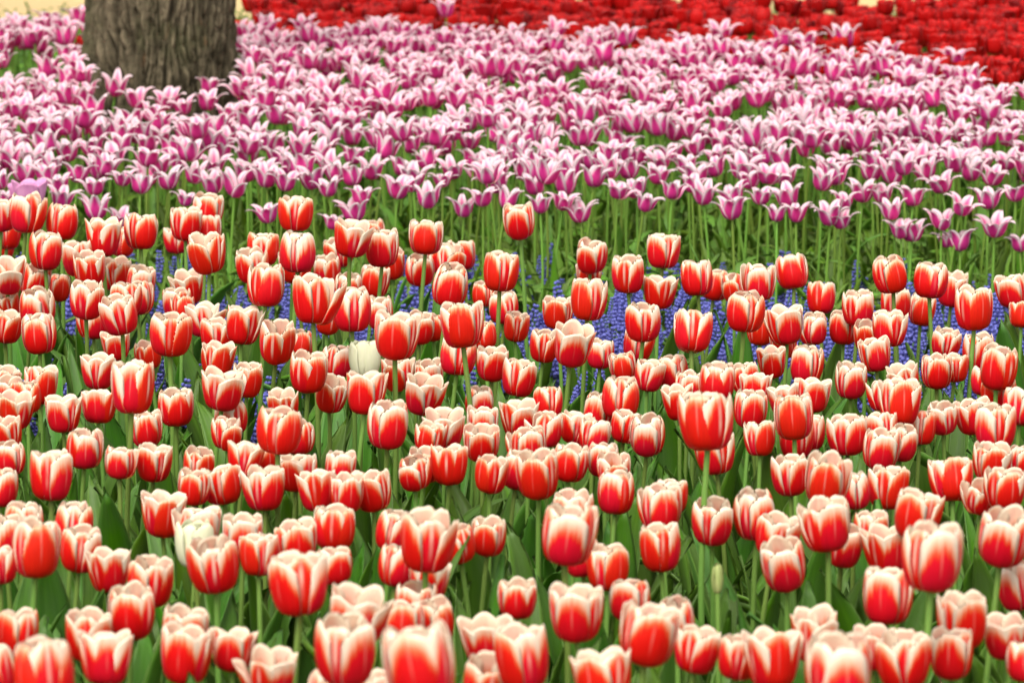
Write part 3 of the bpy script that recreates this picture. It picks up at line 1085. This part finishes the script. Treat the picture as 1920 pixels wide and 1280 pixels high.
def back_edge(x):
    """Where the pink bed gives way to the deep red one."""
    tab = [(-9, 12.95), (-1.2, 12.9), (-.95, 12.6), (-.42, 12.40), (.065, 12.50), (.5, 12.05), (.98, 11.6), (1.37, 11.2), (9, 11.0)]
    for (x0, y0), (x1, y1) in zip(tab, tab[1:]):
        if x <= x1:
            return y0 + (y1 - y0) * (x - x0) / (x1 - x0)


HOLES = [(840, 205, 55, 14), (965, 158, 45, 12), (1107, 168, 45, 12), (1420, 215, 48, 22), (1610, 205, 40, 12), (505, 235, 40, 16), (560, 255, 50, 12),
         (30, 140, 36, 14), (690, 122, 30, 9), (1145, 128, 30, 8), (1040, 262, 36, 16), (1215, 258, 40, 14), (640, 240, 40, 12), (1500, 148, 30, 9), (1740, 215, 30, 10)]
done = [(x, y) for x, y, h, s, k in lily]
scr = [screen((x, y, h)) for x, y, h, s, k in lily]
tries = 0
while tries < 70000:
    tries += 1
    y = rl.uniform(8.8, 13.3)
    x = rl.uniform(-1, 1) * (.125 * y + .95)
    if y > back_edge(x) + .12 * noise.noise(Vector((x * 3, 0, 1))):
        continue
    h = .385 + rl.gauss(0, .022) + ground_z(y)
    sx, sy = screen((x, y, h))
    inside = -30 < sx < 1950
    if inside and (sy > 330 or sy > 262 and rl.random() > .30):
        continue
    if not inside and y < 8.95:
        continue
    if math.hypot(x - TX, y - TY) < .30:
        continue
    if 138 < sx < 170 and 44 < sy < 100:
        continue
    if 158 < sx < 450 and 95 < sy < 235 and y < TY:
        continue
    if any(((sx - a) / (c + 8)) ** 2 + ((sy - b_) / (d + 3)) ** 2 < 1 for a, b_, c, d in HOLES):
        continue
    if inside and any(abs(sx - a) < (18 + sy * .045 if sy < 262 else 33) and abs(sy - b_) < (6 + sy * .026 if sy < 262 else 15) for a, b_ in scr):
        continue
    if noise.noise(Vector((x * 2.6, y * 1.3, 7))) < -.40:
        continue
    if any((x - a) ** 2 + (y - b_) ** 2 < .072 ** 2 for a, b_ in done):
        continue
    done.append((x, y))
    lily.append((x, y, h, rl.uniform(.88, 1.06), False))
lily.sort(key=lambda t: t[1])
lily_rest = Mass()


def screen(p):
    a, b_ = photo_place(p)
    return a * 19.2, b_ * 12.8


n_in = 0
for x, y, h, s, known in lily:
    gz = ground_z(y)
    sx, sy = screen((x, y, h))
    mass, root = lily_rest, None
    oi = rl.choices(range(4), (2, 4, 4, 2))[0]
    if -20 < sx < 1940 and sy > -10 and n_in < 300:
        n_in += 1
        mass = None
        root = put('lily_flowered_tulip', None)
        root.location = (x, y, gz)
        bit = ('narrow ' if oi == 0 else 'wide-open ' if oi == 3 else '') + ('tall ' if h - gz > .41 else 'low ' if h - gz < .345 else '')
        near = ' by the tree trunk' if math.hypot(x - TX, y - TY) < .55 else ''
        tag(root, unique(bit + 'pink lily-flowered tulip' + near, (x, y, h)), 'tulip', G_LILY)
    sink = Sink(root, mass, Vector((x, y, gz)))
    pt = [(False, rl.choice(LILY[oi, False]), k) for k in range(3)] + [(True, rl.choice(LILY[oi, True]), k) for k in range(3)]
    s *= 1.06
    tulip_pieces(sink, rl, h - .024 * s - gz, s, rl.uniform(0, 6.28), rl.gauss(.05, .09), rl.gauss(0, .11), pt, STEMS2, LEAVES2, 3 if mass is None else 2, rl.uniform(.85, 1.1), rl.uniform(.95, 1.12))
tag(lily_rest.build('pink_lily_flowered_tulips'), 'the far pink and white tulips at the back and sides of the bed', kind='stuff')

# the one violet double tulip at the front of the pink bed
root = put('tulip', None)
root.location = (-1.047, 8.82, ground_z(8.82))
tag(root, 'pale violet double tulip with rounded petals at the front of the pink bed', 'tulip')
pts = []
for inner in (False, True):
    for k in range(3):
        pts.append((inner, blade_mesh('cup_petal', cup_petal_fn(rl, inner, .9), 10, 10, .0009, [M['violet'], M['violet']]), k))
tulip_pieces(Sink(root), rl, .355, 1.15, .4, 0, 0, pts, STEMS2, LEAVES2, 3, 1, .85)

# ------------------------------------------------------------------ the deep red bed at the back
G_RED = 'deep red tulips in the far bed'
rr_ = random.Random(17)
REDP = {}
for oi, op in enumerate((-.2, .3, .9)):
    REDP[oi] = []
    for _ in range(3):
        ms = Mass()
        for inner in (False, True):
            for k in range(3):
                ms.add(blade_mesh('red_petal', cup_petal_fn(rr_, inner, op, .050, .028), 6, 7, .0009, [M['red'], M['red']]), rot('Z', 2.0944 * k + (1.0472 if inner else 0)))
        REDP[oi].append(ms)


def red_plant(oi):
    out = []
    for head in REDP[oi]:
        ms = Mass()
        ms.add(STEMS2[0], Matrix.Diagonal((1, 1, .325, 1)))
        for a in (0, 2.1, 4.3):
            ms.add(rr_.choice(LEAVES2), rot('Z', a + rr_.uniform(-.5, .5)) @ Matrix.Diagonal((.95, .95, .95, 1)))
        o = len(ms.V)
        hm = mesh_from('red_head', head.V, head.F, head.U, head.mats, head.FM)
        ms.add(hm, Matrix.Translation((0, 0, .32)))
        out.append(mesh_from('red_tulip', ms.V, ms.F, ms.U, ms.mats, ms.FM))
    return out


REDS = [m for oi in range(3) for m in red_plant(oi)]
rd, tries = [], 0
while tries < 30000:
    tries += 1
    y = rr_.uniform(10.4, 15.0)
    x = rr_.uniform(-.155, .205) * y
    e = back_edge(x) + .10 * noise.noise(Vector((x * 3, 0, 1)))
    if x < -.86 or y < e + .03:
        continue
    if math.hypot(x - TX, y - TY) < .35:
        continue
    if y > (14.7 if x < .8 else 14.25) + .25 * noise.noise(Vector((x * 5, 3, 1))):
        continue
    if any((x - a) ** 2 + (y - b_) ** 2 < .066 ** 2 for a, b_ in rd):
        continue
    rd.append((x, y))
rd += [(-1.285, 12.15), (-1.262, 12.3), (-1.30, 12.45), (-1.56, 12.9), (-1.66, 12.7), (.02, 11.95), (.10, 12.1), (-.02, 12.05), (.45, 11.75)]
rd.sort(key=lambda t: t[1])
red_rest = Mass()


def screen(p):
    a, b_ = photo_place(p)
    return a * 19.2, b_ * 12.8


n_in = 0
for x, y in rd:
    gz = ground_z(y)
    m = rot('Z', rr_.uniform(0, 6.28)) @ rot('Y', rr_.gauss(0, .05)) @ rot('X', rr_.gauss(.02, .05)) @ Matrix.Diagonal((1, 1, rr_.uniform(.90, 1.09), 1))
    s = rr_.uniform(.95, 1.2)
    m = m @ Matrix.Diagonal((s, s, 1, 1))
    sx, sy = screen((x, y, gz + .345))
    me = rr_.choice(REDS)
    if -15 < sx < 1935 and -12 < sy and n_in < 300:
        n_in += 1
        o = put('red_tulip', me, None, Matrix.Translation((x, y, gz)) @ m)
        tag(o, unique('deep red tulip in the far bed', (x, y, gz + .345)), 'tulip', G_RED)
    else:
        red_rest.add(me, Matrix.Translation((x, y, gz)) @ m)
tag(red_rest.build('deep_red_tulips'), 'the farthest deep red tulips packed along the sandy path', kind='stuff')

# ------------------------------------------------------------------ undergrowth: leaves too many to count
ru = random.Random(77)
ug = Mass()
for k in range(650):
    y = ru.uniform(4.7, 6.9)
    x = ru.uniform(-1, 1) * (.125 * y + .2)
    s = ru.uniform(.55, .95)
    ug.add(ru.choice(LEAVES), Matrix.Translation((x, y, ground_z(y))) @ rot('Z', ru.uniform(0, 6.28)) @ rot('Y', ru.uniform(-.1, .3)) @ Matrix.Diagonal((s, s, s, 1)))
for k in range(6000):
    y = 8.65 + 4.6 * ru.random() ** 1.5
    x = ru.uniform(-1, 1) * (.125 * y + .8)
    if y > back_edge(x) or math.hypot(x - TX, y - TY) < .28:
        continue
    s = ru.uniform(.7, 1.1)
    ug.add(ru.choice(LEAVES2), Matrix.Translation((x, y, ground_z(y))) @ rot('Z', ru.uniform(0, 6.28)) @ rot('Y', ru.uniform(-.1, .3)) @ Matrix.Diagonal((s * .62, s * .62, s, 1)))
tag(ug.build('leaf_undergrowth'), 'green tulip leaves crowding the ground under the flowers', kind='stuff')

gr = Mass()
GB = [blade_mesh('grass_blade', leaf_fn(ru, ru.uniform(.10, .17), .0025, ru.choice((.4, 1.2, 2.0)), .4), 2, 7, .0005, [M['grassy'], M['grassy']], -1) for _ in range(6)]
for k in range(5200):
    y = 6.6 + 2.5 * ru.random()
    x = ru.uniform(-1, 1) * (.125 * y + .25)
    s = ru.uniform(.7, 1.3)
    gr.add(ru.choice(GB), Matrix.Translation((x, y, ground_z(y))) @ rot('Z', ru.uniform(0, 6.28)) @ rot('Y', ru.uniform(-.1, .3)) @ Matrix.Diagonal((s * 1.2, s * 1.2, s, 1)))
tag(gr.build('grassy_leaves'), 'thin grassy leaves of the grape hyacinths', kind='stuff')

lw = Mass()
for k in range(4200):
    y = 13.3 + 5.0 * ru.random()
    x = ru.uniform(-1, 1) * (.125 * y + .4)
    if math.hypot(x - TX, y - TY) < .3 or (y < 14.4 and y > back_edge(x)) and x > -.86:
        continue
    s = ru.uniform(.45, .95)
    lw.add(ru.choice(LEAVES2) if y < 14.6 else ru.choice(GB), Matrix.Translation((x, y, ground_z(y) - .01)) @ rot('Z', ru.uniform(0, 6.28)) @ rot('Y', ru.uniform(-.1, .35)) @ Matrix.Diagonal((s * 1.3, s * 1.3, s, 1)))
tag(lw.build('grass'), 'green grass and leaves behind the beds along the sandy path', kind='stuff')
